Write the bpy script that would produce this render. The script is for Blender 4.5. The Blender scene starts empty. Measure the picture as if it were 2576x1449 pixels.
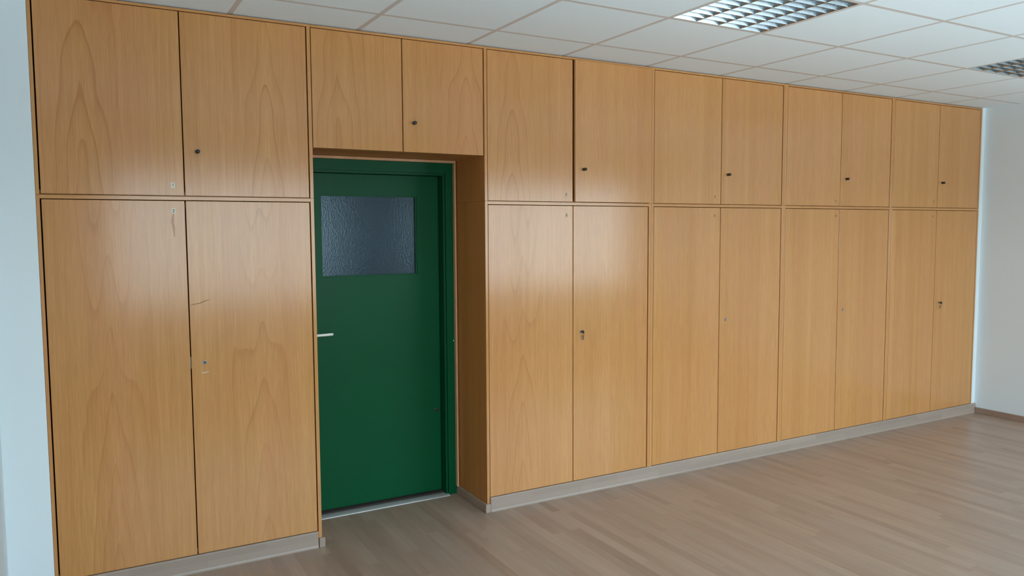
import bpy, bmesh, math, random
from mathutils import Vector, Matrix
random.seed(7)
SC = bpy.context.scene
COL = SC.collection
IMG_W, IMG_H = 2576, 1449

# ------------------------------------------------------------------ layout (metres)
FRONT = 0.0                 # cabinet fronts lie in the plane y = 0, the room is at y < 0
BACKW = 0.40                # wall behind the cabinets
XL, XR = 0.476, 7.668       # side walls
YB = -4.60                  # window wall
ZC = 2.6557                 # underside of the ceiling grid
Z_TOP = 2.6505              # top of the cabinets
Z_T = 2.6376                # line between top doors and top panel
M1, M2 = 1.7979, 1.7768     # rail between upper and lower doors
Z_B = 0.0869                # underside of the lower doors
Z_BR = 2.0497               # underside of the bridge doors

# ------------------------------------------------------------------ mesh helpers
def box(bm, x0, x1, y0, y1, z0, z1, bevel=0.0, mat=0, seg=1):
    vs = [bm.verts.new((x, y, z)) for z in (z0, z1) for y in (y0, y1) for x in (x0, x1)]
    fs = [(0, 2, 3, 1), (4, 5, 7, 6), (0, 1, 5, 4), (2, 6, 7, 3), (0, 4, 6, 2), (1, 3, 7, 5)]
    faces = [bm.faces.new([vs[i] for i in f]) for f in fs]
    for f in faces: f.material_index = mat
    if bevel:
        es = list({e for f in faces for e in f.edges})
        r = bmesh.ops.bevel(bm, geom=es, offset=bevel, segments=seg, affect='EDGES', profile=0.5)
        for f in r['faces']: f.material_index = mat
    return faces

def lathe(bm, prof, axis_o, axis_d, n=24, mat=0, smooth=True):
    """prof: list of (r, t) along the axis"""
    d = Vector(axis_d).normalized(); o = Vector(axis_o)
    a = d.orthogonal().normalized(); b = d.cross(a)
    rings = []
    for r, t in prof:
        if r < 1e-6: rings.append([bm.verts.new(o + d * t)])
        else: rings.append([bm.verts.new(o + d * t + (a * math.cos(2 * math.pi * k / n) + b * math.sin(2 * math.pi * k / n)) * r) for k in range(n)])
    for p, q in zip(rings, rings[1:]):
        for k in range(n):
            vv = []
            for v in (p[k % len(p)], p[(k + 1) % len(p)], q[(k + 1) % len(q)], q[k % len(q)]):
                if v not in vv: vv.append(v)
            if len(vv) > 2:
                f = bm.faces.new(vv); f.material_index = mat; f.smooth = smooth

def tube(bm, pts, r, n=10, mat=0):
    pts = [Vector(p) for p in pts]; rings = []
    for i, p in enumerate(pts):
        t = (pts[min(i + 1, len(pts) - 1)] - pts[max(i - 1, 0)]).normalized()
        a = t.cross(Vector((0, 0.31, 0.95))).normalized()
        if a.length < .5: a = t.orthogonal().normalized()
        b = t.cross(a)
        rings.append([bm.verts.new(p + (a * math.cos(2 * math.pi * k / n) + b * math.sin(2 * math.pi * k / n)) * r) for k in range(n)])
    for p, q in zip(rings, rings[1:]):
        for k in range(n):
            f = bm.faces.new((p[k], p[(k + 1) % n], q[(k + 1) % n], q[k])); f.smooth = True; f.material_index = mat
    for rg in (rings[0][::-1], rings[-1]):
        f = bm.faces.new(rg); f.material_index = mat

def obj(name, bm, mats, parent=None, loc=(0, 0, 0)):
    """bm is in world coordinates; the object's origin is put at loc"""
    bmesh.ops.recalc_face_normals(bm, faces=bm.faces[:])
    bmesh.ops.translate(bm, verts=bm.verts[:], vec=-Vector(loc))
    me = bpy.data.meshes.new(name); bm.to_mesh(me); bm.free()
    for m in (mats if isinstance(mats, (list, tuple)) else [mats]): me.materials.append(m)
    o = bpy.data.objects.new(name, me); COL.objects.link(o)
    if parent is not None:
        o.parent = parent
        o.location = Vector(loc) - Vector(parent['_w'])
    else:
        o.location = loc
    o['_w'] = tuple(loc)
    return o

def empty(name, loc):
    o = bpy.data.objects.new(name, None); COL.objects.link(o); o.location = loc
    o.empty_display_size = .1; o['_w'] = tuple(loc)
    return o

def tag(o, label, cat, group=None, kind=None):
    o['label'] = label; o['category'] = cat
    if group: o['group'] = group
    if kind: o['kind'] = kind
    return o

def bxo(name, b, mat, parent=None, bevel=0.0, loc=None):
    bm = bmesh.new(); box(bm, *b, bevel=bevel)
    return obj(name, bm, mat, parent, loc if loc is not None else (b[0], b[2], b[4]))

# ------------------------------------------------------------------ node helpers
class G:
    def __init__(s, nt): s.nt = nt; s.N = nt.nodes; s.L = nt.links
    def put(s, sock, v):
        if isinstance(v, bpy.types.NodeSocket): s.L.new(v, sock)
        elif v is not None: sock.default_value = v
    def m(s, op, a, b=None, c=None, clamp=False):
        n = s.N.new('ShaderNodeMath'); n.operation = op; n.use_clamp = clamp
        for i, v in enumerate((a, b, c)):
            if v is not None: s.put(n.inputs[i], v)
        return n.outputs[0]
    def xyz(s, x, y, z):
        n = s.N.new('ShaderNodeCombineXYZ')
        for i, v in enumerate((x, y, z)): s.put(n.inputs[i], v)
        return n.outputs[0]
    def sep(s, v):
        n = s.N.new('ShaderNodeSeparateXYZ'); s.put(n.inputs[0], v); return n.outputs
    def noise(s, vec, scale=1.0, detail=2.0, rough=.5, dim='3D', w=None):
        n = s.N.new('ShaderNodeTexNoise'); n.noise_dimensions = dim
        if vec is not None: s.put(n.inputs['Vector'], vec)
        if w is not None: s.put(n.inputs['W'], w)
        n.inputs['Scale'].default_value = scale; n.inputs['Detail'].default_value = detail; n.inputs['Roughness'].default_value = rough
        return n.outputs[0]
    def white(s, vec):
        n = s.N.new('ShaderNodeTexWhiteNoise'); n.noise_dimensions = '3D'; s.put(n.inputs[0], vec); return n.outputs[0]
    def mix(s, f, a, b, mode='MIX'):
        n = s.N.new('ShaderNodeMix'); n.data_type = 'RGBA'; n.blend_type = mode
        s.put(n.inputs[0], f); s.put(n.inputs[6], a); s.put(n.inputs[7], b); return n.outputs[2]
    def ramp(s, f, a, b, lo=0.0, hi=1.0, smooth=True):
        n = s.N.new('ShaderNodeMapRange'); n.interpolation_type = 'SMOOTHSTEP' if smooth else 'LINEAR'
        s.put(n.inputs[0], f); n.inputs[1].default_value = a; n.inputs[2].default_value = b
        n.inputs[3].default_value = lo; n.inputs[4].default_value = hi
        return n.outputs[0]
    def attr(s, name):
        n = s.N.new('ShaderNodeAttribute'); n.attribute_type = 'OBJECT'; n.attribute_name = name; return n.outputs['Fac']
    def tint(s, col, f):
        """multiply a colour by a scalar"""
        n = s.N.new('ShaderNodeVectorMath'); n.operation = 'SCALE'; s.put(n.inputs[0], col); s.put(n.inputs[3], f); return n.outputs[0]
    def bump(s, h, strength, dist=.001):
        n = s.N.new('ShaderNodeBump'); n.inputs['Strength'].default_value = strength; n.inputs['Distance'].default_value = dist
        s.put(n.inputs['Height'], h); return n.outputs[0]

def mat(name, col=(.8, .8, .8), rough=.5, metal=0.0, coat=0.0, coat_r=.1, spec=.5):
    m = bpy.data.materials.new(name); m.use_nodes = True
    b = m.node_tree.nodes['Principled BSDF']
    b.inputs['Base Color'].default_value = (*col, 1); b.inputs['Roughness'].default_value = rough
    b.inputs['Metallic'].default_value = metal; b.inputs['Coat Weight'].default_value = coat
    b.inputs['Coat Roughness'].default_value = coat_r; b.inputs['Specular IOR Level'].default_value = spec
    return m, G(m.node_tree), b

def objco(g):
    return g.sep(g.N.new('ShaderNodeTexCoord').outputs['Object'])

# ------------------------------------------------------------------ materials
def wood(name, horizontal=False, base=(.60, .285, .094), dark=(.45, .176, .044), coat=.85, spec=.06):
    m, g, b = mat(name, rough=.42, coat=coat, coat_r=.17, spec=spec)
    x, y, z = objco(g)
    if horizontal: x, z = z, x
    seed = g.attr('grain_seed'); fig = g.attr('grain_figure'); gx = g.attr('grain_centre'); leaf = g.attr('grain_leaf')
    X = g.m('ADD', x, g.m('MULTIPLY', y, .93))
    P = lambda sx, sz, k=1.0: g.xyz(g.m('MULTIPLY', g.m('ADD', X, g.m('MULTIPLY', seed, 3.17)), sx), g.m('MULTIPLY', seed, 5.3 * k), g.m('MULTIPLY', z, sz))
    Xc = g.m('SUBTRACT', X, gx)
    lw = g.m('MAXIMUM', leaf, .05)
    pp = g.m('PINGPONG', Xc, lw)                                  # book-matched veneer leaves
    wob = g.m('MULTIPLY', g.m('SUBTRACT', g.noise(P(4, 1.6), 1, 2), .5), .030)
    dx = g.m('ADD', pp, wob)
    rr = g.m('SQRT', g.m('ADD', g.m('MULTIPLY', dx, dx), .00050))
    zz = g.m('ADD', z, g.m('MULTIPLY', g.noise(g.xyz(g.m('MULTIPLY', seed, 2.1), 0, z), 2.0, 1), .17))
    per = .37                                                     # growth rings run out in steps: blunt arches with long legs
    st = g.m('MULTIPLY', g.m('SINE', g.m('MULTIPLY', g.m('ADD', zz, g.m('MULTIPLY', seed, .13)), 2 * math.pi / per)), .92 * per / (2 * math.pi))
    st = g.m('MULTIPLY', st, g.attr('grain_step'))
    taper = g.m('MULTIPLY', g.m('MULTIPLY', g.m('ADD', zz, st), .115), g.ramp(pp, .02, .16, 1.0, .14))
    u = g.m('DIVIDE', g.m('ADD', rr, taper), .036)
    u = g.m('ADD', u, g.m('MULTIPLY', g.noise(P(9, .5), 1, 1), 1.1))
    fr = g.m('FRACT', u)
    cell = g.white(g.xyz(g.m('FLOOR', u), seed, 0))
    fade = g.ramp(pp, .05, .19, 1.0, .45)
    line = g.m('MULTIPLY', g.m('MULTIPLY', g.ramp(fr, .80, .985), g.ramp(fr, .985, 1.0, 1, 0)), g.m('MULTIPLY_ADD', cell, .8, .35))
    grad = g.m('MULTIPLY', g.m('MULTIPLY', fr, fr), .30)
    ringf = g.m('MULTIPLY', g.m('MULTIPLY', g.m('ADD', g.m('MULTIPLY', line, .62), grad), fig), fade)
    bands = g.noise(P(17, .35, 2), 1, 3, .55)
    streak = g.noise(P(75, 1.3, 3), 1, 2, .6)
    pore = g.noise(P(300, 9.0, 4), 1, 2, .6)
    leafi = g.m('FLOOR', g.m('DIVIDE', Xc, lw))
    lt = g.m('SUBTRACT', g.white(g.xyz(leafi, seed, 1.7)), .5)
    f = g.m('ADD', ringf, g.m('MULTIPLY', g.m('SUBTRACT', bands, .5), .95))
    f = g.m('ADD', f, g.m('MULTIPLY', g.m('SUBTRACT', streak, .5), .58))
    f = g.m('ADD', f, g.m('MULTIPLY', lt, .26))
    f = g.m('ADD', f, .22, clamp=True)
    col = g.mix(f, (*base, 1), (*dark, 1))
    hue = g.noise(P(5, .4, 6), 1, 2)
    col = g.mix(g.ramp(hue, .35, .75, 0, .35), col, (.60, .255, .105, 1))
    p = g.m('ADD', 1.0, g.m('MULTIPLY', g.m('SUBTRACT', pore, .5), .46))
    p = g.m('MULTIPLY', p, g.m('ADD', 1.0, g.attr('grain_tone')))
    g.L.new(g.tint(col, p), b.inputs['Base Color'])
    g.put(b.inputs['Roughness'], g.ramp(pore, .3, .7, .38, .50))
    bp = g.bump(g.m('ADD', g.m('MULTIPLY', pore, .6), g.m('MULTIPLY', streak, .4)), .10, .0006)
    g.L.new(bp, b.inputs['Normal'])
    cb = g.bump(g.m('ADD', g.m('MULTIPLY', pore, .6), g.m('MULTIPLY', streak, .6)), .045, .0006)
    g.L.new(cb, b.inputs['Coat Normal'])
    return m

WOOD = wood('beech_veneer')
WOODH = wood('beech_edge_horizontal', True)
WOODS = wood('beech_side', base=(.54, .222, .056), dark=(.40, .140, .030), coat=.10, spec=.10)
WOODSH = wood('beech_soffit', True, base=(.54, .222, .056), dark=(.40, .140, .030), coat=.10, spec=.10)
LATH = wood('pale_beech_lath', base=(.66, .37, .20), dark=(.52, .26, .12), coat=.3)

def grain(o, seed, figure=0.0, centre=.2, leaf=.21, tone=0.0, step=0.0):
    o['grain_seed'] = float(seed); o['grain_figure'] = float(figure); o['grain_centre'] = float(centre)
    o['grain_leaf'] = float(leaf); o['grain_tone'] = float(tone); o['grain_step'] = float(step)
    return o

def paint(name, col, rough=.6, nz=.05):
    m, g, b = mat(name, col, rough, spec=.3)
    t = g.N.new('ShaderNodeTexCoord').outputs['Object']
    n = g.noise(t, 140, 3, .6); n2 = g.noise(t, 1.3, 2)
    f = g.m('ADD', 1 - nz / 2, g.m('MULTIPLY', n2, nz))
    g.L.new(g.tint((*col,), f), b.inputs['Base Color'])
    g.L.new(g.bump(n, .25, .0008), b.inputs['Normal'])
    return m
WHITE = paint('white_wall_paint', (.775, .83, .845))
TILE = paint('mineral_fibre_tile', (.825, .91, .945), .85, .03)
TBAR = paint('tee_bar_enamel', (.63, .60, .57), .45, .04)
PVC = paint('white_plastic', (.82, .83, .82), .3, .02)
DARKIN = paint('gap_shade', (.05, .04, .035), .9, .02)
PAPER = paint('paper_label', (.84, .77, .64), .7, .03)
FILM = paint('yellowed_label', (.55, .285, .105), .45, .03)
CRACK = paint('dark_crack', (.20, .11, .055), .7, .03)
FADED = paint('faded_ink', (.11, .065, .035), .6, .02)
WORN = paint('worn_veneer', (.62, .48, .34), .6, .05)
INK = paint('black_ink', (.035, .033, .03), .6, .02)
BLACK, _, _ = mat('black_plastic', (.012, .012, .013), .28)
STEEL, _, _ = mat('nickel_plate', (.42, .41, .39), .32, 1.0)
DSTEEL, _, _ = mat('tarnished_steel', (.13, .105, .08), .48, .7)
HANDLE, _, _ = mat('pale_plastic_lever', (.88, .87, .80), .35)
ALU_SILL, _, _ = mat('aluminium_strip', (.50, .49, .46), .42, .25)

def green(name):
    m, g, b = mat(name, (.0014, .068, .022), .36, spec=.15)
    t = g.N.new('ShaderNodeTexCoord').outputs['Object']
    n = g.noise(t, 35, 3, .6); n2 = g.noise(t, 2.0, 2)
    g.L.new(g.tint((.0014, .071, .0235), g.m('ADD', .88, g.m('MULTIPLY', n2, .24))), b.inputs['Base Color'])
    g.L.new(g.bump(n, .10, .0012), b.inputs['Normal'])
    return m
GREEN = green('green_gloss_paint')

def obscure_glass():
    m, g, b = mat('pebbled_glass', (.06, .12, .19), .20, spec=.5)
    b.inputs['Transmission Weight'].default_value = .92
    b.inputs['IOR'].default_value = 1.5
    b.inputs['Specular Tint'].default_value = (.74, .93, 1.0, 1)
    t = g.N.new('ShaderNodeTexCoord').outputs['Object']
    v = g.N.new('ShaderNodeTexVoronoi'); v.inputs['Scale'].default_value = 120; g.L.new(t, v.inputs['Vector'])
    n = g.noise(t, 60, 2)
    g.L.new(g.bump(g.m('ADD', v.outputs['Distance'], g.m('MULTIPLY', n, .7)), .20, .0015), b.inputs['Normal'])
    return m
OBSC = obscure_glass()

def strips(name, along, width, length, cols, rough, bumps=.1, seedk=0.0, depth_axis=None):
    """three-strip laminate; 'along' is the axis the strips run along"""
    m, g, b = mat(name, rough=rough, spec=.45)
    x, y, z = objco(g)
    a, c = (y, x) if along == 'y' else (x, z)
    ix = g.m('FLOOR', g.m('DIVIDE', c, width))
    off = g.white(g.xyz(ix, seedk, 3.1))
    iy = g.m('FLOOR', g.m('ADD', g.m('DIVIDE', a, length), g.m('MULTIPLY', off, 7.0)))
    t1 = g.white(g.xyz(ix, iy, seedk + 1.0)); t2 = g.white(g.xyz(ix, iy, seedk + 9.0))
    def P(s1, s2, k): return g.xyz(g.m('MULTIPLY', c, s1), g.m('ADD', g.m('MULTIPLY', a, s2), g.m('MULTIPLY', t2, 20)), k)
    gr = g.noise(P(28, 1.6, 1.0), 1, 4, .6); fine = g.noise(P(260, 7, 2.0), 1, 2, .6); blot = g.noise(P(9, 2.2, 4.0), 1, 2)
    f = g.m('ADD', g.m('MULTIPLY', t1, .46), g.m('MULTIPLY', g.m('SUBTRACT', gr, .5), .75))
    f = g.m('ADD', f, g.m('MULTIPLY', g.m('SUBTRACT', blot, .5), .45))
    f = g.m('ADD', f, .28, clamp=True)
    col = g.mix(f, (*cols[0], 1), (*cols[1], 1))
    col = g.mix(g.m('MULTIPLY', t2, .30), col, (*cols[2], 1))
    g.L.new(g.tint(col, g.m('ADD', .92, g.m('MULTIPLY', fine, .16))), b.inputs['Base Color'])
    g.L.new(g.bump(g.m('ADD', fine, gr), bumps, .0006), b.inputs['Normal'])
    g.put(b.inputs['Roughness'], g.ramp(fine, .3, .7, rough - .04, rough + .06))
    return m
FLOOR = strips('laminate_floor', 'y', .058, .80, ((.465, .322, .232), (.272, .168, .116), (.385, .305, .248)), .34)
SKIRT = strips('grey_oak_skirting', 'x', .05, .62, ((.42, .315, .245), (.305, .225, .172), (.37, .28, .23)), .45, seedk=4.0)

def louvre_metal():
    m, g, b = mat('louvre_aluminium', (.42, .46, .485), .26, 1.0)
    x, y, z = objco(g)
    n = g.noise(g.xyz(g.m('MULTIPLY', x, 30), g.m('MULTIPLY', y, 30), g.m('MULTIPLY', z, 400)), 1, 2)
    g.put(b.inputs['Roughness'], g.ramp(n, .3, .7, .24, .30))
    return m
LOUVRE = louvre_metal()
TUBE, _, _ = mat('unlit_lamp_tube', (.82, .82, .80), .25)

# ------------------------------------------------------------------ room shell
def struct(o, label, cat):
    return tag(o, label, cat, kind='structure')

bm = bmesh.new(); box(bm, XL - .10, XR + .10, YB - .12, 2.6, -.08, 0)
struct(obj('floor', bm, FLOOR), 'greyish brown strip laminate floor', 'floor')

bm = bmesh.new()                                             # wall behind the cabinets, with the door opening
DX0, DX1, DZ = 1.845, 2.736, 1.974
box(bm, XL - .10, DX0, BACKW, BACKW + .12, 0, 2.9); box(bm, DX1, XR + .10, BACKW, BACKW + .12, 0, 2.9); box(bm, DX0, DX1, BACKW, BACKW + .12, DZ, 2.9)
struct(obj('wall_front', bm, WHITE), 'wall behind the cupboard row holding the green door', 'wall')
bm = bmesh.new(); box(bm, XL - .10, XL, YB, BACKW, 0, 2.9)
struct(obj('wall_left', bm, WHITE), 'white wall at the left edge beside the cupboards', 'wall')
bm = bmesh.new(); box(bm, XR, XR + .10, YB, BACKW, 0, 2.9)
struct(obj('wall_right', bm, WHITE), 'white end wall at the right of the cupboard row', 'wall')

WIN = [(1.05, 3.55), (4.80, 7.40)]; WZ0, WZ1 = .86, 2.24
bm = bmesh.new()
for a, b in zip([XL - .10, WIN[0][1], WIN[1][1]], [WIN[0][0], WIN[1][0], XR + .10]): box(bm, a, b, YB - .12, YB, 0, 2.9)
for a, b in WIN: box(bm, a, b, YB - .12, YB, 0, WZ0); box(bm, a, b, YB - .12, YB, WZ1, 2.9)
struct(obj('wall_back', bm, WHITE), 'white window wall opposite the cupboards', 'wall')

gm = bpy.data.materials.new('window_glass'); gm.use_nodes = True
g = G(gm.node_tree); out = gm.node_tree.nodes['Material Output']; gm.node_tree.nodes.remove(gm.node_tree.nodes['Principled BSDF'])
tr = g.N.new('ShaderNodeBsdfTransparent'); tr.inputs[0].default_value = (.95, .97, .96, 1)
gl = g.N.new('ShaderNodeBsdfGlossy'); gl.inputs['Roughness'].default_value = .02
fz = g.N.new('ShaderNodeFresnel'); fz.inputs[0].default_value = 1.35
mx = g.N.new('ShaderNodeMixShader'); g.L.new(fz.outputs[0], mx.inputs[0]); g.L.new(tr.outputs[0], mx.inputs[1]); g.L.new(gl.outputs[0], mx.inputs[2])
g.L.new(mx.outputs[0], out.inputs[0])

for i, (a, b) in enumerate(WIN):
    w = empty('window_%d' % (i + 1), (a, YB - .07, WZ0))
    struct(w, ('white framed three-pane window in the left half of the window wall', 'white framed three-pane window in the right half of the window wall')[i], 'window')
    bm = bmesh.new(); t = .055; y0, y1 = YB - .10, YB - .04
    box(bm, a, b, y0, y1, WZ0, WZ0 + t); box(bm, a, b, y0, y1, WZ1 - t, WZ1)
    xs = [a, a + (b - a) / 3, a + 2 * (b - a) / 3, b]
    for k, x in enumerate(xs):
        x0 = x if k == 0 else (x - t if k == 3 else x - t / 2)
        box(bm, x0, x0 + t, y0, y1, WZ0 + t, WZ1 - t)
    obj('window_frame', bm, PVC, w, (a, YB - .07, WZ0))
    for k in range(3):
        bm = bmesh.new(); box(bm, xs[k] + t * .5, xs[k + 1] - t * .5, YB - .072, YB - .068, WZ0 + t, WZ1 - t)
        obj('window_glass', bm, gm, w, (xs[k], YB - .07, WZ0))
    bm = bmesh.new(); box(bm, a - .04, b + .04, YB - .04, YB + .16, WZ0 - .03, WZ0 - .002, bevel=.004)
    obj('window_sill', bm, PVC, w, (a, YB - .04, WZ0 - .03))

# unlit passage behind the green door
bm = bmesh.new()
box(bm, 1.2, 3.4, 2.4, 2.5, 0, 2.9); box(bm, 1.1, 1.2, BACKW + .12, 2.5, 0, 2.9); box(bm, 3.4, 3.5, BACKW + .12, 2.5, 0, 2.9); box(bm, 1.1, 3.5, BACKW + .12, 2.5, 2.6, 2.7)
struct(obj('wall_passage', bm, WHITE), 'walls of the dark passage behind the green door', 'wall')

# plaster fillers that close the row at both ends
struct(bxo('trim_1', (XL, .6462, .0, BACKW, 0, 2.66), WHITE), 'narrow white plastered strip between left wall and first cupboard', 'wall strip')
struct(bxo('trim_2', (7.6205, XR, .0, BACKW, 0, 2.66), WHITE), 'narrow white strip between last cupboard and end wall', 'wall strip')

# ------------------------------------------------------------------ ceiling: tiles and tee bars
GX, GY, GA = 2.0918, .3166, .0073497
TX, TY = .625, .625 * (1 - .024354)
def gpt(X, Y, z):                      # grid coordinates -> world
    return Vector((GX + X * math.cos(GA) - (-Y) * math.sin(GA), -GY + X * math.sin(GA) + (-Y) * math.cos(GA), z))
LIGHTS = [(2, 1), (6, 1)]
bm = bmesh.new()
I0, I1, J0, J1 = -3, 9, -2, 7
HB = .012
def gbox(bm, X0, X1, Y0, Y1, z0, z1):
    fs = box(bm, X0, X1, -Y1, -Y0, z0, z1)
    return fs
for i in range(I0, I1):
    for j in range(J0, J1):
        if (i, j) in LIGHTS: continue
        gbox(bm, i * TX + .002, (i + 1) * TX - .002, j * TY + .002, (j + 1) * TY - .002, ZC + .0004, ZC + .017)
xmin, xmax = XL - GX - .06, XR - GX + .06
ymin, ymax = -(BACKW + GY) - .03, -YB - GY + .08
for v in bm.verts:                      # trim the border tiles at the walls
    v.co.x = min(max(v.co.x, xmin), xmax); v.co.y = min(max(v.co.y, -ymax), -ymin)
bmesh.ops.dissolve_degenerate(bm, dist=1e-4, edges=bm.edges[:])
cl = obj('ceiling', bm, TILE); cl.location = (GX, -GY, 0); cl.rotation_euler = (0, 0, GA); cl['_w'] = (0, 0, 0)
struct(cl, 'white suspended tile ceiling with tan tee bars', 'ceiling')
bm = bmesh.new()
for i in range(I0, I1 + 1):
    if xmin < i * TX < xmax: gbox(bm, i * TX - HB, i * TX + HB, ymin, ymax, ZC, ZC + .00035)
for j in range(J0, J1 + 1):
    if ymin < j * TY < ymax: gbox(bm, xmin, xmax, j * TY - HB, j * TY + HB, ZC + .00005, ZC + .00035)
tb = obj('tee_bar_grid', bm, TBAR); tb.parent = cl
bm = bmesh.new(); gbox(bm, xmin - .05, xmax + .05, ymin - .05, ymax + .05, ZC + .20, ZC + .24)
sl = obj('slab', bm, WHITE); sl.parent = cl

# ------------------------------------------------------------------ louvre ceiling lights
def make_light(i, j, label):
    o = gpt(i * TX + TX / 2, j * TY + TY / 2, ZC)
    root = empty('ceiling_light', o); root.rotation_euler = (0, 0, GA); root['_w'] = (0, 0, 0)
    tag(root, label, 'ceiling light', 'square louvre lights set into the tile ceiling')
    def part(name, bm, m):
        p = obj(name, bm, m); p.parent = root; p['_w'] = (0, 0, 0); return p
    hx, hy = TX / 2 - .008, TY / 2 - .008
    bm = bmesh.new(); t = .002
    box(bm, -hx, hx, -hy, hy, .094, .096)
    box(bm, -hx, -hx + t, -hy, hy, .001, .094); box(bm, hx - t, hx, -hy, hy, .001, .094)
    box(bm, -hx + t, hx - t, -hy, -hy + t, .001, .094); box(bm, -hx + t, hx - t, hy - t, hy, .001, .094)
    part('housing', bm, PVC)
    ix, iy = hx - .006, hy - .006; nc, nr = 4, 10
    H = .046; zb = .0005
    def wedge(bm, p0, p1, nrm, wb, wt, n=5):
        """straight reflector, narrow at its lower edge, curved flanks"""
        p0, p1, nrm = Vector(p0), Vector(p1), Vector(nrm)
        prof = []
        for s in range(n + 1):
            k = s / n; prof.append((wb + (wt - wb) * k, zb + H * k))
        pts = [(w, z) for w, z in prof] + [(-w, z) for w, z in reversed(prof)]
        A = [bm.verts.new(p0 + nrm * w + Vector((0, 0, z))) for w, z in pts]
        B = [bm.verts.new(p1 + nrm * w + Vector((0, 0, z))) for w, z in pts]
        m_ = len(pts)
        for a in range(m_):
            f = bm.faces.new((A[a], A[(a + 1) % m_], B[(a + 1) % m_], B[a]))
        bm.faces.new(A[::-1]); bm.faces.new(B)
    xs = [-ix + 2 * ix * k / nc for k in range(nc + 1)]
    ys = [-iy + 2 * iy * k / nr for k in range(nr + 1)]
    for x in xs:
        bm = bmesh.new(); wedge(bm, (x, -iy, 0), (x, iy, 0), (1, 0, 0), .0012, .0175)
        part('reflector', bm, LOUVRE)
    for c in range(nc):
        for r in range(nr + 1):
            bm = bmesh.new(); wedge(bm, (xs[c] + .0015, ys[r], 0), (xs[c + 1] - .0015, ys[r], 0), (0, 1, 0), .0010, .0145)
            part('louvre_blade', bm, LOUVRE)
    for c in range(nc):
        xm = (xs[c] + xs[c + 1]) / 2
        bm = bmesh.new(); lathe(bm, [(0, 0), (.013, 0), (.013, 2 * iy - .02), (0, 2 * iy - .02)], (xm, -iy + .01, .070), (0, 1, 0), 16)
        part('lamp_tube', bm, TUBE)
    return root
make_light(2, 1, 'unlit square louvre light in the ceiling above the cupboards right of the green door')
make_light(6, 1, 'unlit square louvre light in the ceiling near the white end wall')

# ------------------------------------------------------------------ cupboards
XS = {'OL': .6472, 'AL': .6638, 'AM': 1.2386, 'AR': 1.8190, 'BL': 1.8408, 'BM': 2.321, 'BR': 2.8017, 'CL': 2.8242, 'CM': 3.4009,
      'CR': 3.9772, 'DL': 4.0219, 'DM': 4.5997, 'DR': 5.1835, 'EL': 5.2291, 'EM': 5.8109, 'ER': 6.3951, 'FL': 6.4375, 'FM': 7.0205, 'FR': 7.6004}
GAP = {'AL': .0060, 'AM': .0050, 'AR': .0058, 'BL': .0042, 'BM': .0052, 'BR': .0064, 'CL': .0030, 'CM': .0052, 'CR': .0078, 'DL': .0030,
       'DM': .0056, 'DR': .0078, 'EL': .0026, 'EM': .0056, 'ER': .0078, 'FL': .0026, 'FM': .0050, 'FR': .0060}
TH = .019; DEPTH = BACKW - .004

def strokes(bm, ch, x0, z0, w, h, y, t, mat_i):
    """thin hand-drawn digit from straight strokes, facing -y"""
    def arc(cx, cz, rx, rz, a0, a1, n=8): return [(cx + rx * math.cos(math.radians(a0 + (a1 - a0) * k / n)), cz + rz * math.sin(math.radians(a0 + (a1 - a0) * k / n))) for k in range(n + 1)]
    D = {'0': [arc(.5, .5, .42, .5, 0, 360, 14)], '1': [[(.25, .78), (.55, 1), (.55, 0)]], '2': [arc(.5, .72, .42, .28, 170, -40) + [(.08, 0), (.92, 0)]],
         '3': [arc(.45, .75, .4, .25, 150, -90) + arc(.45, .25, .45, .25, 90, -150)], '4': [[(.68, 0), (.68, 1), (.05, .3), (.95, .3)]],
         '5': [[(.85, 1), (.2, 1), (.15, .58)] + arc(.45, .3, .42, .3, 120, -150)], '6': [[(.75, 1), (.25, .55)] + arc(.5, .29, .4, .29, 150, 510, 14)],
         '7': [[(.08, 1), (.92, 1), (.38, 0)]], '8': [arc(.5, .75, .34, .25, -90, 270, 12), arc(.5, .25, .42, .25, 90, 450, 12)],
         '9': [arc(.5, .71, .4, .29, -30, 330, 14) + [(.75, .45), (.3, 0)]]}
    for line in D[ch]:
        P = [Vector((x0 + a * w, y, z0 + b_ * h)) for a, b_ in line]
        for p, q in zip(P, P[1:]):
            d = (q - p)
            if d.length < 1e-6: continue
            d.normalize(); n = Vector((-d.z, 0, d.x)) * t / 2; e = d * t * .3
            f = bm.faces.new([bm.verts.new(v) for v in (p - e - n, q + e - n, q + e + n, p - e + n)]); f.material_index = mat_i

def number_label(door, num, cx, cz, film):
    w, h = .016, .0245
    bm = bmesh.new(); box(bm, cx - w / 2, cx + w / 2, -.0008, 0, cz - h / 2, cz + h / 2, mat=0)
    n = len(num); dw = .0075 if n == 1 else .0052
    tot = n * dw + (n - 1) * .002
    for k, ch in enumerate(num):
        strokes(bm, ch, cx - tot / 2 + k * (dw + .002), cz - .0068, dw, .0136, -.0011, .0022, 1)
    o = obj('number_label', bm, [film, INK if film is PAPER else FADED], door, (cx, 0, cz))
    return o

def knob(door, x, z, y0):
    bm = bmesh.new()
    lathe(bm, [(.0092, 0), (.0092, .0025), (.0084, .0035), (.0082, .011), (.0085, .015), (.0090, .018), (.0092, .0225), (.0082, .0255), (.0060, .0268), (0, .0272)], (x, y0, z), (0, -1, 0), 24)
    o = obj('key_knob', bm, BLACK, door, (x, y0, z)); o['label'] = 'small black turning knob'

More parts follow.
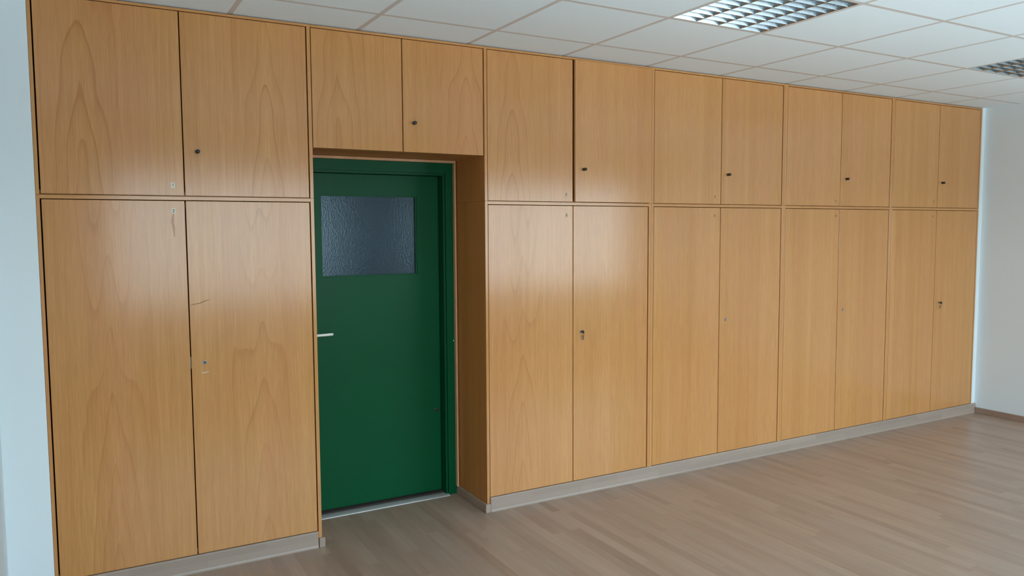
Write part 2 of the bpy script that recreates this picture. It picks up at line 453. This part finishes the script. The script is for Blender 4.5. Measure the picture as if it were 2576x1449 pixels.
def lock(door, x, z):
    bm = bmesh.new()
    lathe(bm, [(.0105, 0), (.0105, .0022), (.0092, .0034), (.0066, .0036), (.0066, .0016), (0, .0016)], (x, 0, z), (0, -1, 0), 28)
    o = obj('lock_cylinder', bm, STEEL, door, (x, 0, z)); o['label'] = 'round metal cylinder lock'
    bm = bmesh.new(); box(bm, x - .0011, x + .0011, -.0030, -.0006, z - .0045, z + .0045, bevel=.0003)
    k = obj('keyhole', bm, INK, door, (x, 0, z))

def key(door, x, z, dx=.006):
    bm = bmesh.new()
    box(bm, x - .0011, x + .0011, -.016, -.003, z - .0042, z + .0042, bevel=.0004)                 # blade
    lathe(bm, [(.0100, -.0012), (.0108, 0), (.0100, .0012), (0, .0012)], (x - .0, -.022, z), (1, 0, 0), 20)      # bow
    n = 20; cz = z - .014
    ring = [(x + dx * .4 + .0 * k, -.021 + .009 * math.sin(2 * math.pi * k / n), cz + .012 * math.cos(2 * math.pi * k / n)) for k in range(n + 1)]
    tube(bm, ring, .0009, 6)
    box(bm, x + dx - .0045, x + dx + .0045, -.014, -.0115, z - .050, z - .022, bevel=.0012)        # hanging second key
    o = obj('key', bm, DSTEEL, door, (x, 0, z)); o['label'] = 'key in the lock with a second key hanging from it'

STAIN, _, _b = mat('brown_stain', (.30, .12, .035), .4)
_b.inputs['Alpha'].default_value = .22
def ribbon(name, door, pts, w, m, label):
    bm = bmesh.new(); P = [Vector((a, -.0005, b_)) for a, b_ in pts]
    prev = None
    for k, p in enumerate(P):
        d = (P[min(k + 1, len(P) - 1)] - P[max(k - 1, 0)]).normalized(); n = Vector((-d.z, 0, d.x)) * w * (.5 if 0 < k < len(P) - 1 else .2)
        cur = (bm.verts.new(p - n), bm.verts.new(p + n))
        if prev: bm.faces.new((prev[0], prev[1], cur[1], cur[0]))
        prev = cur
    o = obj(name, bm, m, door, (pts[0][0], 0, pts[0][1])); o['label'] = label

_seed = [0]
def door(parent, x0, x1, z0, z1, fig=0.0, centre=.2, leaf=.21, tone=0.0, yoff=0.0, seed=None):
    _seed[0] += 1
    bm = bmesh.new(); box(bm, x0, x1, yoff, yoff + TH, z0, z1, bevel=.0011)
    o = obj('door', bm, WOOD, parent, (x0, yoff, z0))
    return grain(o, seed if seed is not None else _seed[0] * 1.37, fig, centre, leaf, tone, 1.0 if fig > .9 else 0.0)

def panel(name, parent, b, m=WOOD, bevel=.0008):
    _seed[0] += 1
    o = bxo(name, b, m, parent, bevel)
    if m in (WOODS, WOODSH):                       # lacquered front edge
        o.data.materials.append(WOOD if m is WOODS else WOODH)
        for p in o.data.polygons:
            if p.normal.y < -.6: p.material_index = 1
    return grain(o, _seed[0] * 1.37, .15, .1, .6)

def carcass(root, xo0, xo1, xi0, xi1, z0, z1, kind):
    """xo: outer faces, xi: inner faces of the two side panels"""
    if xi0 > xo0 + .004:
        panel('side_panel', root, (xo0, xi0, .0, DEPTH, z0, z1), WOODS); panel('side_panel', root, (xi1, xo1, .0, DEPTH, z0, z1), WOODS)
        a, b = xi0, xi1
    else:
        panel('side_panel', root, (xo0, xo0 + TH, TH + .003, DEPTH, z0, z1)); panel('side_panel', root, (xo1 - TH, xo1, TH + .003, DEPTH, z0, z1))
        a, b = xo0 + TH, xo1 - TH
    if kind == 'lower':
        panel('top_panel', root, (a, b, .0, DEPTH, M2 + .0018, M1 - .0020), WOODH)
        panel('bottom_panel', root, (a, b, TH + .003, DEPTH, Z_B + .002, Z_B + .002 + TH), WOODH)
        panel('plinth', root, (a, b, .002, .020, 0, Z_B - .004), WOODH)
        zz0, zz1 = Z_B + .021, M2 + .0018
    else:
        ta, tb_ = (a, b) if xi0 > xo0 + .004 else (xo0, xo1)
        panel('top_panel', root, (ta, tb_, .0, DEPTH, Z_T + .0016, z1), WOODH)
        panel('bottom_panel', root, (a, b, TH + .003, DEPTH, z0 + .0015, z0 + .0015 + TH), WOODSH)
        zz0, zz1 = z0 + .021, Z_T + .0016
    panel('back_panel', root, (a, b, DEPTH - .008, DEPTH, zz0, zz1))

UNITS = [
    ('A', XS['OL'], 1.8390, 'AL', 'AM', 'AR'),
    ('B', 1.8396, 2.8048, 'BL', 'BM', 'BR'),
    ('C', 2.8055, 3.9994, 'CL', 'CM', 'CR'),
    ('D', 4.0000, 5.2060, 'DL', 'DM', 'DR'),
    ('E', 5.2066, 6.4160, 'EL', 'EM', 'ER'),
    ('F', 6.4166, 7.6198, 'FL', 'FM', 'FR')]
UP = {'A': 'upper wood cupboard at the left end of the row, with a white 1 sticker',
      'B': 'short upper wood cupboard bridging directly over the green door',
      'C': 'upper wood cupboard just right of the green door, right-hand door slightly ajar',
      'D': 'upper wood cupboard on top of the second tall cupboard right of the green door',
      'E': 'upper wood cupboard on top of the third tall cupboard right of the green door',
      'F': 'upper wood cupboard next to the white end wall, last of the row'}
LO = {'A': 'tall wood cupboard left of the green door, with a white 2 sticker',
      'C': 'tall wood cupboard standing directly right of the green door, keys hanging from lock',
      'D': 'second tall wood cupboard to the right of the green door',
      'E': 'third tall wood cupboard to the right of the green door',
      'F': 'tall wood cupboard next to the white end wall, last of the row'}
FIGU = {'A': ((1.0, .168, .31), (1.0, .375, .30)), 'B': ((1.0, .128, .34), (1.0, .370, .30)), 'C': ((1.0, .158, .31), (.12, .26, .20)),
        'D': ((.10, .17, .25), (.10, .24, .21)), 'E': ((.08, .30, .26), (.08, .13, .24)), 'F': ((.08, .19, .25), (.08, .29, .24))}
FIGL = {'A': ((.55, .24, .31), (.60, .33, .30)), 'C': ((.55, .22, .30), (.14, .21, .20)),
        'D': ((.12, .33, .27), (.10, .16, .22)), 'E': ((.08, .25, .27), (.08, .20, .24)), 'F': ((.08, .30, .25), (.08, .18, .25))}
KZ = {'A': (1.300, 2.004), 'B': (2.384, 2.203), 'C': (3.469, 1.994), 'D': (4.660, 1.999), 'E': (5.874, 2.003), 'F': (7.077, 2.004)}
LK = {'A': (1.299, 1.012), 'C': (3.461, 1.011), 'D': (4.658, 1.011), 'E': (5.873, 1.013), 'F': (7.088, 1.006)}
NUM = {'A': ('1', (1.189, 1.847), '2', (1.188, 1.729)), 'C': ('3', (3.351, 1.843), '4', (3.354, 1.719)), 'D': ('5', (4.547, 1.849), '6', (4.546, 1.723)),
       'E': ('7', (5.765, 1.838), '8', (5.768, 1.726)), 'F': ('9', (6.972, 1.849), '10', (6.962, 1.728))}

for u, xo0, xo1, l, mid, r in UNITS:
    xl = XS[l] + GAP[l] / 2; xm0 = XS[mid] - GAP[mid] / 2; xm1 = XS[mid] + GAP[mid] / 2; xr = XS[r] - GAP[r] / 2
    xi0 = XS[l] - GAP[l] / 2; xi1 = XS[r] + GAP[r] / 2
    if u == 'B': xi0, xi1 = xo0, xo1
    # upper cupboard
    zb = Z_BR if u == 'B' else M1
    root = empty('upper_cabinet', (xo0, 0, zb)); tag(root, UP[u], 'cupboard', 'upper cupboards along the wall')
    carcass(root, xo0, xo1, xi0, xi1, zb - (.0 if u == 'B' else .0012), Z_TOP, 'upper')
    zd0 = zb + (.0 if u == 'B' else .0020); zd1 = Z_T - .0018
    f1, f2 = FIGU[u]
    d1 = door(root, xl, xm0, zd0, zd1, f1[0], f1[1], f1[2])
    if u == 'C': d2 = door(root, xm1 + .005, xr, zd0, zd1, f2[0], f2[1], f2[2], yoff=-.013)
    else: d2 = door(root, xm1, xr, zd0, zd1, f2[0], f2[1], f2[2])
    knob(d2, KZ[u][0], KZ[u][1], -.013 if u == 'C' else 0.0)
    if u in NUM: number_label(d1, NUM[u][0], *NUM[u][1], {'A': PAPER, 'C': WORN}.get(u, FILM))
    if u == 'B': continue
    # tall lower cupboard
    root = empty('tall_cabinet', (xo0, 0, 0)); tag(root, LO[u], 'cupboard', 'tall cupboards along the wall')
    carcass(root, xo0, xo1, xi0, xi1, 0, M1 - .0018, 'lower')
    zd0, zd1 = Z_B, M2 - .0018
    f1, f2 = FIGL[u]
    d1 = door(root, xl, xm0, zd0, zd1, f1[0], f1[1], f1[2]); d2 = door(root, xm1, xr, zd0, zd1, f2[0], f2[1], f2[2])
    lock(d2, *LK[u])
    if u in 'CF': key(d2, LK[u][0], LK[u][1], .007)
    number_label(d1, NUM[u][2], *NUM[u][3], {'A': PAPER, 'C': WORN}.get(u, FILM))
    if u == 'A':
        ribbon('scratch', d2, [(1.247, 1.288), (1.262, 1.293), (1.285, 1.295), (1.312, 1.306), (1.334, 1.312)], .0026, CRACK, 'dark crack in the veneer')
        ribbon('stain', d1, [(1.186, 1.714), (1.183, 1.695), (1.181, 1.675), (1.186, 1.655), (1.188, 1.610)], .012, STAIN, 'brownish streak below the number sticker')
        ribbon('worn_patch', d2, [(1.283, .966), (1.292, .963), (1.304, .965), (1.318, .968)], .0050, WORN, 'pale worn spot under the lock')
        bm = bmesh.new(); box(bm, xm0, xm1 + .0006, .0030, .016, .988, 1.043)
        o = obj('lock_bolt', bm, DSTEEL, d1, (xm0, 0, .985)); o['label'] = 'metal bolt plate on the door edge'

# ------------------------------------------------------------------ skirting
SY = -.012
def skirting(name, x0, x1, z, label):
    bm = bmesh.new()
    prof = [(0.0018, 0), (SY - .003, 0), (SY - .003, .006), (SY, .014), (SY, z - .006), (SY + .004, z), (0.0018, z)]
    A = [bm.verts.new((x0, y, zz)) for y, zz in prof]; B = [bm.verts.new((x1, y, zz)) for y, zz in prof]
    for k in range(len(prof)): bm.faces.new((A[k], A[(k + 1) % len(prof)], B[(k + 1) % len(prof)], B[k]))
    bm.faces.new(A[::-1]); bm.faces.new(B)
    return struct(obj(name, bm, SKIRT, None, (x0, 0, -.002)), label, 'skirting board')
b1 = skirting('baseboard_left', .652, 1.8165, Z_B - .002, 'grey wood skirting board under the cupboard left of the green door')
b2 = skirting('baseboard_right', 2.8235, XR - .002, Z_B - .002, 'long grey wood skirting board under the cupboards right of the green door')
bm = bmesh.new(); box(bm, 1.8220, 1.8525, -.014, .028, 0, .050, bevel=.002)
o = obj('end_cap', bm, SKIRT, b1, (1.822, 0, 0)); o['label'] = 'short end cap at the foot of the cupboard side'
bm = bmesh.new(); box(bm, 2.7925, 2.8050, .004, DEPTH - .01, 0, .050, bevel=.002)
struct(obj('baseboard_reveal', bm, FLOOR, None, (2.79, 0, 0)), 'low brown skirting along the cupboard side in the door alcove', 'skirting board')
bm = bmesh.new(); box(bm, 2.7890, 2.8215, -.015, .004, 0, .050, bevel=.002)
o = obj('end_cap', bm, SKIRT, b2, (2.789, 0, 0)); o['label'] = 'short end cap at the alcove corner'
bm = bmesh.new(); box(bm, XR - .014, XR, YB, -.016, 0, .050, bevel=.002)
struct(obj('baseboard_end', bm, FLOOR, None, (XR - .014, YB, 0)), 'low brown skirting board at the foot of the white end wall', 'skirting board')

# ------------------------------------------------------------------ green door in its alcove
LEAF_Y = .456
dr = empty('door_1', (DX0, BACKW, 0)); struct(dr, 'dark green painted door with an obscured glass pane, set back between the cupboards', 'door')
bm = bmesh.new(); ys, yf = .386, BACKW + .12
# casing faces (outer flat, groove, inner bead) and jambs back to the leaf
box(bm, 2.7375, 2.7900, ys, BACKW, 0, 2.0336)
box(bm, 2.7215, 2.7335, ys + .004, yf, 0, 1.9600)
box(bm, 2.7335, 2.7375, ys + .012, BACKW + .05, 0, 1.9703)
box(bm, 1.8450, 2.7375, ys, BACKW, 1.9745, 2.0336)
box(bm, 1.8450, 2.7335, ys + .004, yf, 1.9600, 1.9705)
box(bm, 1.8450, 2.7375, ys + .012, BACKW + .05, 1.9705, 1.9745)
box(bm, 1.8450, 1.8530, ys + .004, yf, 0, 1.9600)
fr = obj('door_frame', bm, GREEN, dr, (1.845, ys, 0))
bm = bmesh.new()                                                # leaf with the pane opening
LX0, LX1, LZ0, LZ1 = 1.8560, 2.7190, .020, 1.9580
PX0, PX1, PZ0, PZ1 = 1.9930, 2.5800, 1.3660, 1.8410
y0, y1 = LEAF_Y, LEAF_Y + .040
def ringbox(bm, X0, X1, Z0, Z1, x0, x1, z0, z1, y0, y1):
    fo = [(X0, Z0), (X1, Z0), (X1, Z1), (X0, Z1)]; fi = [(x0, z0), (x1, z0), (x1, z1), (x0, z1)]
    V = {}
    for n, ring in (('o', fo), ('i', fi)):
        for y in (y0, y1): V[n, y] = [bm.verts.new((a, y, c)) for a, c in ring]
    for k in range(4):
        q = (k + 1) % 4
        bm.faces.new((V['o', y0][k], V['o', y0][q], V['i', y0][q], V['i', y0][k])); bm.faces.new((V['o', y1][k], V['i', y1][k], V['i', y1][q], V['o', y1][q]))
        bm.faces.new((V['o', y0][k], V['o', y1][k], V['o', y1][q], V['o', y0][q])); bm.faces.new((V['i', y0][k], V['i', y0][q], V['i', y1][q], V['i', y1][k]))
ringbox(bm, LX0, LX1, LZ0, LZ1, PX0, PX1, PZ0, PZ1, y0, y1)
lf = obj('door_leaf', bm, GREEN, dr, (LX0, LEAF_Y, LZ0))
bm = bmesh.new()
ringbox(bm, PX0 - .0, PX1, PZ0, PZ1, PX0 + .010, PX1 - .010, PZ0 + .010, PZ1 - .010, y0 + .005, y0 + .014)
obj('glazing_bead', bm, GREEN, lf, (PX0, LEAF_Y, PZ0))
bm = bmesh.new(); box(bm, PX0 + .004, PX1 - .004, y0 + .014, y0 + .019, PZ0 + .004, PZ1 - .004)
o = obj('glass_pane', bm, OBSC, lf, (PX0, LEAF_Y, PZ0)); o['label'] = 'dark bluish pebbled glass pane'
hx, hz = 1.918, 1.046                                           # lever handle with long plate
bm = bmesh.new()
box(bm, hx - .019, hx + .019, LEAF_Y - .005, LEAF_Y, hz - .16, hz + .07, bevel=.003, seg=2)
lathe(bm, [(.011, 0), (.011, .030), (.0095, .043), (0, .045)], (hx, LEAF_Y - .004, hz), (0, -1, 0), 20)
pts = [(hx, LEAF_Y - .040, hz), (hx + .03, LEAF_Y - .043, hz), (hx + .08, LEAF_Y - .043, hz + .0005), (hx + .118, LEAF_Y - .041, hz + .001)]
tube(bm, pts, .0078, 14)
lathe(bm, [(.0078, 0), (.0068, .004), (.004, .0065), (0, .007)], pts[-1], (1, 0, 0), 14)
o = obj('door_handle', bm, HANDLE, lf, (hx, LEAF_Y, hz)); o['label'] = 'pale lever handle'
bm = bmesh.new(); lathe(bm, [(.013, 0), (.013, .0015), (0, .0018)], (2.690, LEAF_Y, .528), (0, -1, 0), 18)
o = obj('bumper_mark', bm, INK, lf, (2.69, LEAF_Y, .528)); o['label'] = 'small dark round mark'
bm = bmesh.new(); box(bm, 2.7785, 2.7822, ys - .0012, ys + .004, .955, .964, bevel=.0008)
o = obj('paint_chip', bm, PVC, fr, (2.78, ys, .955)); o['label'] = 'tiny white chip in the paint'
bm = bmesh.new(); box(bm, 1.853, 2.7215, LEAF_Y - .030, LEAF_Y + .05, 0, .014)  # near-black strip: shade of the gap under the leaf, put into its colour
o = obj('gap_shade_strip', bm, DARKIN, dr, (1.853, LEAF_Y, 0)); o['label'] = 'dark strip under the leaf, coloured as the shade of the gap'
bm = bmesh.new()
prof = [(.366, 0), (.368, .004), (.385, .0075), (.420, .0075), (.4255, .004), (.4255, 0)]
A = [bm.verts.new((1.8450, y, z)) for y, z in prof]; B = [bm.verts.new((2.7375, y, z)) for y, z in prof]
for k in range(6): bm.faces.new((A[k], A[(k + 1) % 6], B[(k + 1) % 6], B[k]))
bm.faces.new(A[::-1]); bm.faces.new(B)
o = obj('sill_strip', bm, ALU_SILL, dr, (1.845, .366, 0)); o['label'] = 'light aluminium floor strip'

# pale lath between frame and cupboard side
bm = bmesh.new(); box(bm, 2.7860, 2.7970, .362, .3955, .050, 2.0330, bevel=.0012); box(bm, 1.8450, 2.7970, .362, .3955, 2.0342, 2.0494, bevel=.0012)
struct(grain(obj('trim_3', bm, LATH, None, (2.786, .362, .05)), 41.3), 'thin pale wood lath framing the green door', 'trim')

# ------------------------------------------------------------------ daylight
w = bpy.data.worlds.new('daylight'); SC.world = w; w.use_nodes = True
g = G(w.node_tree); bg = w.node_tree.nodes['Background']
t = g.N.new('ShaderNodeTexCoord').outputs['Generated']
x, y, z = g.sep(t)
low = g.m('MULTIPLY', g.ramp(z, -.36, -.19, 2.7, .46, False), g.ramp(z, -.56, -.42, .22, 1.0, False))               # added glow band below the horizon, shaped to brighten the ceiling
mid = g.ramp(z, -.12, -.05, 0, .48, False)
high = g.ramp(z, .03, .35, 0, .85, False)
k = g.m('ADD', g.m('ADD', low, mid), high)
k = g.m('MULTIPLY', k, g.m('ADD', g.ramp(x, -.75, .05, 1.50, .82, False), g.ramp(x, .12, .50, 0, .16)))  # added sideways boost that throws more light onto the end wall
col = g.tint(g.mix(g.ramp(z, -.02, .5), (.80, .96, 1.08, 1), (.64, .86, 1.08, 1)), k)
g.L.new(col, bg.inputs[0]); bg.inputs[1].default_value = 10.5
for a, b in WIN:
    L = bpy.data.lights.new('window_portal', 'AREA'); L.shape = 'RECTANGLE'; L.size = b - a; L.size_y = WZ1 - WZ0
    L.cycles.is_portal = True
    o = bpy.data.objects.new('window_portal', L); COL.objects.link(o)
    o.location = ((a + b) / 2, YB - .005, (WZ0 + WZ1) / 2); o.rotation_euler = (math.radians(90), 0, 0)

# ------------------------------------------------------------------ camera
yaw, pitch, roll = .510973568, -.0741462483, -.00566601872
cy, sy, cp, sp = math.cos(yaw), math.sin(yaw), math.cos(pitch), math.sin(pitch)
F = Vector((sy * cp, cy * cp, sp)); R0 = Vector((cy, -sy, 0)); U0 = R0.cross(F)
R = R0 * math.cos(roll) + U0 * math.sin(roll); U = -R0 * math.sin(roll) + U0 * math.cos(roll)
cam = bpy.data.cameras.new('camera'); co = bpy.data.objects.new('camera', cam); COL.objects.link(co)
cam.sensor_width = 36; cam.sensor_fit = 'HORIZONTAL'; cam.lens = 36 * 1944.98 / IMG_W; cam.clip_start = .02
co.matrix_world = Matrix(((R.x, U.x, -F.x, .794820966), (R.y, U.y, -F.y, -3.89241343), (R.z, U.z, -F.z, 1.62958009), (0, 0, 0, 1)))
SC.camera = co

for o in bpy.data.objects:
    if '_w' in o: del o['_w']
vs = SC.view_settings
vs.view_transform = 'Standard'; vs.look = 'None'; vs.gamma = 1; vs.use_curve_mapping = False; vs.exposure = 0.0
SC.cycles.use_denoising = True
SC.cycles.max_bounces = 12; SC.cycles.diffuse_bounces = 7; SC.cycles.glossy_bounces = 6; SC.cycles.transparent_max_bounces = 12
SC.cycles.sample_clamp_indirect = 8
